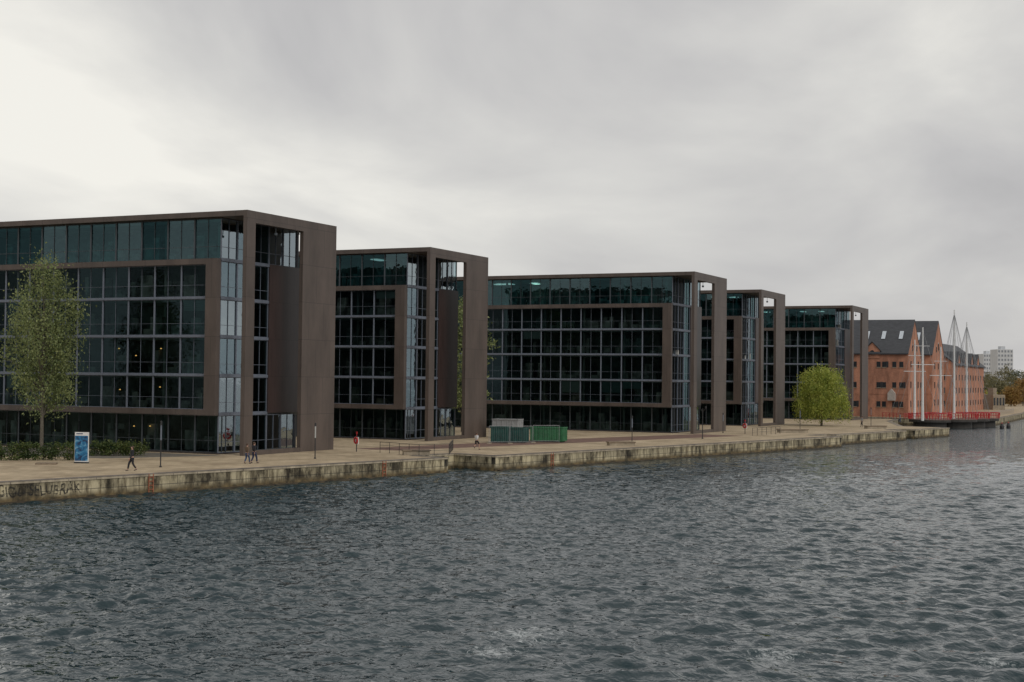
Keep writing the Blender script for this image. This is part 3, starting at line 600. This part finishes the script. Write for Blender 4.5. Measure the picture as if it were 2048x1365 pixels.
def gabled(label, x, y, Lx, Wy, ze, zr, cols, skyl=True, crossg=None, zs=(2.2, 6.4, 10.9)):
    root = thing('brick_warehouse', label, 'warehouse', (x, y, 0))
    MB().prism([(0, 0, -1), (0, Wy, -1), (0, Wy, ze), (0, Wy/2, zr), (0, 0, ze)], (-Lx, 0, 0)).build('wall', BRK, root)
    sl = (zr-ze)/(Wy/2)
    rf = MB(); 
    for (ya, yb, za, zb) in ((-.45, Wy/2, ze-.45*sl+.1, zr+.12), (Wy+.45, Wy/2, ze-.45*sl+.1, zr+.12)):
        rf.prism([(.06, ya, za), (.06, yb, zb), (.06, yb, zb+.28), (.06, ya, za+.28)], (-Lx-.3, 0, 0))
    rfo = rf.build('roof', SLT, root)
    def onroof(xx, f): yy = (Wy/2)*f; return Vector((xx, yy, ze+sl*yy+.12+.30*math.sqrt(1+sl*sl)))
    if skyl:
        for xx in skyl:
            a = onroof(xx, .36); b_ = onroof(xx, .60); 
            sk_ = MB().prism([a+Vector((-.42, 0, .03)), a+Vector((.42, 0, .03)), b_+Vector((.42, 0, .03)), b_+Vector((-.42, 0, .03))], (0, 0, .06)).build('skylight', SKL, root)
    for ci, c in enumerate(cols):
        for zi, zz_ in enumerate(zs): wh_window(root, 's', (c, zz_), .85, 1.2, 2 if (ci+zi) % 3 == 1 else 1)
    for c in (Wy*.2, Wy*.5, Wy*.8):
        for zz_ in zs: wh_window(root, 'e', (c, zz_), 1.0, 1.4, 1)
    wh_window(root, 'e', (Wy*.5, ze+1), 1.2, 1.6, 1, True); wh_window(root, 'e', (Wy*.33, ze+.6), .9, 1.2, 1, True); wh_window(root, 'e', (Wy*.67, ze+.6), .9, 1.2, 1, True)
    if crossg is not None:
        MB().prism([(crossg-1.7, -.12, ze-1.2), (crossg+1.7, -.12, ze-1.2), (crossg+1.7, -.12, ze+.5), (crossg, -.12, ze+2.3), (crossg-1.7, -.12, ze+.5)], (0, 2.6, 0)).build('cross_gable', BRK, root)
        g = MB(); g.prism([(crossg-2.0, -.3, ze+.3), (crossg, -.3, ze+2.4), (crossg, -.3, ze+2.6), (crossg-2.0, -.3, ze+.5)], (0, 3.4, 0)); g.prism([(crossg+2.0, -.3, ze+.3), (crossg, -.3, ze+2.4), (crossg, -.3, ze+2.6), (crossg+2.0, -.3, ze+.5)], (0, 3.4, 0)); g.build('gable_roof', SLT, root)
        o = MB().prism([(.6*math.cos(a)+crossg, -.16, ze-.2+.8*max(0, math.sin(a))) for a in np.linspace(0, math.pi, 10)], (0, .03, 0)).build('window', WDK, root)
    MB().box(-Lx, -.05, 4.95, .06, -.003, 5.1).build('string_course', BRK, root)
    return root
w1 = gabled('red brick warehouse with slate roof and skylights, right behind the farthest glass block', -57.0, 320, 36, 15, 14.0, 21.2, [-1.5, -3.0, -5.2, -6.4, -11.6, -13, -16, -17.4, -21.5, -26], [-2.2, -6, -9.6, -14.4, -20], -7.8)
w2 = gabled('second red brick warehouse, its gable rising behind the white bridge masts', -56.8, 350, 36, 17, 14.4, 22.2, [-3, -7, -11, -15, -20], [-4, -6, -10], None)
MB().prism([(-4.3, -.9, 3.6), (-2.7, -.9, 3.6), (-2.7, -.9, 5.2), (-3.5, -.9, 6.2), (-4.3, -.9, 5.2)], (0, .88, 0)).build('bay_window', mat('pale_render', (.5, .45, .4), .8, .1, 2), w1)
def longwh(label, x, y, Dx, Ly, ze, zr):
    root = thing('brick_warehouse', label, 'warehouse', (x, y, 0))
    MB().prism([(0, 0, -1), (-Dx, 0, -1), (-Dx, 0, ze), (-Dx/2, 0, zr), (0, 0, ze)], (0, Ly, 0)).build('wall', BRK, root)
    rf = MB(); rf.prism([(.5, -.3, ze-.3), (-Dx/2, -.3, zr+.1), (-Dx/2, -.3, zr+.4), (.5, -.3, ze)], (0, Ly+.6, 0)); rf.prism([(-Dx-.5, -.3, ze-.3), (-Dx/2, -.3, zr+.1), (-Dx/2, -.3, zr+.4), (-Dx-.5, -.3, ze)], (0, Ly+.6, 0)); rf.build('roof', SLT, root)
    yy = 2.5
    while yy < Ly-1:
        for zz_ in (1.6, 5, 8.4): wh_window(root, 'e', (yy, zz_), 1.1, 1.4, 1)
        yy += 5.2
    for yy in np.arange(7, Ly-4, 12):
        MB().prism([(.06, yy-2.4, ze-.6), (.06, yy+2.4, ze-.6), (.06, yy+2.4, ze+.6), (.06, yy, ze+3.2), (.06, yy-2.4, ze+.6)], (-3.5, 0, 0)).build('gable_dormer', BRK, root)
        d = MB(); 
        for sd in (-1, 1): d.prism([(.2, yy+sd*2.7, ze+.35), (.2, yy, ze+3.25), (.2, yy, ze+3.45), (.2, yy+sd*2.7, ze+.55)], (-4.2, 0, 0))
        d.build('dormer_roof', SLT, root)
        wh_window(root, 'e', (yy, ze-.2), 1.0, 1.3, 1)
    for c in (-3, -7, -11):
        for zz_ in (1.6, 5, 8.4): wh_window(root, 's', (c, zz_), 1.2, 1.4, 1)
longwh('long red brick warehouse with small roof gables, the one right of the bridge masts', -57, 386, 15, 56, 12.5, 18.2)
PALE = mat('pale_concrete', (.56, .58, .60), .8, .08, .3)
def tower2(label, u0, u1, vb, vt, dist, name='apartment_tower', floors=10, bays=6, m_=PALE, cat='building', wm_=None):
    def at(u, v): d = F + RR*((u-1024)/FPX) + UU*((682.5-v)/FPX); return EYE + d*dist
    a = at(u0, vb); c = at(u1, vb); top = at(u0, vt).z; a.z = 0; c.z = 0; L_ = (c-a).length
    t = thing(name, label, cat, a, math.atan2(c.y-a.y, c.x-a.x)); MB().box(0, 0, 0, L_, 14, top).build('wall', m_, t)
    MB().box(L_*.3, 3, top, L_*.6, 8, top+2).build('roof_plant', m_, t)
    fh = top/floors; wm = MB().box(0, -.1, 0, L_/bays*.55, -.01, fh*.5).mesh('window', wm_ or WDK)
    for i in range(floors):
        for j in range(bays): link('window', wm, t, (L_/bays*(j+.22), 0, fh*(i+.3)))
    return t
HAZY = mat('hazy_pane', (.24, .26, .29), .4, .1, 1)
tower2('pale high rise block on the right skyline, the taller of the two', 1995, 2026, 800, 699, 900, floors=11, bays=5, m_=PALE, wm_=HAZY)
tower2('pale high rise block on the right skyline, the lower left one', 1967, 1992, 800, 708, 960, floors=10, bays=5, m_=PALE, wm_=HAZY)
tower2('low brown flat roofed pavilion on the far quay under the trees', 1986, 2010, 812, 790, 420, name='pavilion', floors=1, bays=4, m_=CONC)
tower2('low beige house row at the right picture edge', 2014, 2075, 808, 780, 560, name='house_row', floors=3, bays=7, m_=CONC)
# ------------------------------------------------------------------ round bridge
br_ = thing('footbridge', 'round platform footbridge with white masts, stay cables and red railings', 'bridge', (-46, 300, 0))
o0 = Vector((-46, 300, 0)); DECK = mat('bridge_hull', (.04, .036, .032), .6, .25, 1); DTOP = mat('bridge_deck', (.16, .11, .09), .8, .2, 1)
discs = [((-48, 293), 4.0), ((-45, 300.5), 5.0), ((-42.6, 308), 4.0), ((-41, 314), 3.6)]
for i, ((cx_, cy_), rr) in enumerate(discs):
    c = Vector((cx_, cy_, 0))-o0; zt = .35+.005*i
    MB().lathe((c.x, c.y, 0), [(rr*.8, -1.6), (rr*.8, -.25), (rr, -.2), (rr, zt-.12)], 28).build('hull', DECK, br_); MB().lathe((c.x, c.y, zt-.12), [(rr, 0), (rr, .12)], 28).build('platform', DTOP, br_)
    mb = MB(); N = 44
    for k in range(N):
        a0 = 2*math.pi*k/N; a1 = a0+2*math.pi/N
        q0 = Vector((c.x+rr*math.cos(a0), c.y+rr*math.sin(a0), zt)); q1 = Vector((c.x+rr*1.03*math.cos(a0), c.y+rr*1.03*math.sin(a0), zt+1.15)); q2 = Vector((c.x+rr*1.03*math.cos(a1), c.y+rr*1.03*math.sin(a1), zt+1.15))
        mb.tube(q0, q1, .05, n=4); mb.tube(q1, q2, .06, n=5); mb.tube((q0+q1)/2, (Vector((c.x+rr*math.cos(a1), c.y+rr*math.sin(a1), zt))+q2)/2, .03, n=4)
    mb.build('railing', RED, br_)
mast_specs = [(1829, 838, 680, 1), (1845, 842, 655, 1), (1881, 838, 694, 1), (1908, 838, 620, 0), (1933, 836, 645, 0)]
for (u, v, top, cross) in mast_specs:
    p = G(u, v, .35); d = (p-EYE).dot(F); hgt = (v-top)*d/FPX; q = p-o0
    MB().tube(q, q+Vector((0, 0, hgt)), .28, .11, n=10).build('mast', WHT, br_)
    if cross:
        rr0 = Vector((R0.x, R0.y, 0)); mb = MB(); mb.tube(q+rr0*-2.2+Vector((0, 0, hgt*.6)), q+rr0*2.2+Vector((0, 0, hgt*.6)), .07, n=6).tube(q+rr0*-1.3+Vector((0, 0, hgt*.8)), q+rr0*1.3+Vector((0, 0, hgt*.8)), .05, n=6); mb.build('crossarm', WHT, br_)
    mb = MB(); nn = 16 if not cross else 4
    for k in range(nn):
        a = 2*math.pi*k/nn; e_ = q+Vector((4.6*math.cos(a), 4.6*math.sin(a), 1.1)); mb.tube(q+Vector((0, 0, hgt*.97)), e_, .025, n=4)
    mb.build('stay_cables', GALV, br_)
for (u, v, lab) in ((2004, 858, 'left of two small dark posts in the water right of the bridge'), (2017, 857, 'right of two small dark posts in the water right of the bridge')):
    p = G(u, v, WZ); t = thing('mooring_post', lab, 'post', p, 0, 'dark mooring posts in the water')
    MB().lathe((0, 0, -1), [(.45, 0), (.42, 1.5), (.22, 2.0), (.1, 2.1)], 12).build('post', BLK, t); MB().lathe((0, 0, .9), [(.15, 0), (.12, .25), (.02, .35)], 10).build('cap', RED, t)
railing('railing', 'red railing on the quay beside the round bridge', [G(1765, 836), G(1808, 838), G(1836, 836)], RED, 1.1, 1.2, 3, r=.06)
railing('railing', 'long thin railing on the far quay at the right edge', [Vector((-42.5, 330, 0)), Vector((-44, 400, 0))], GALV, 1.1, 2.5, 2, r=.03)
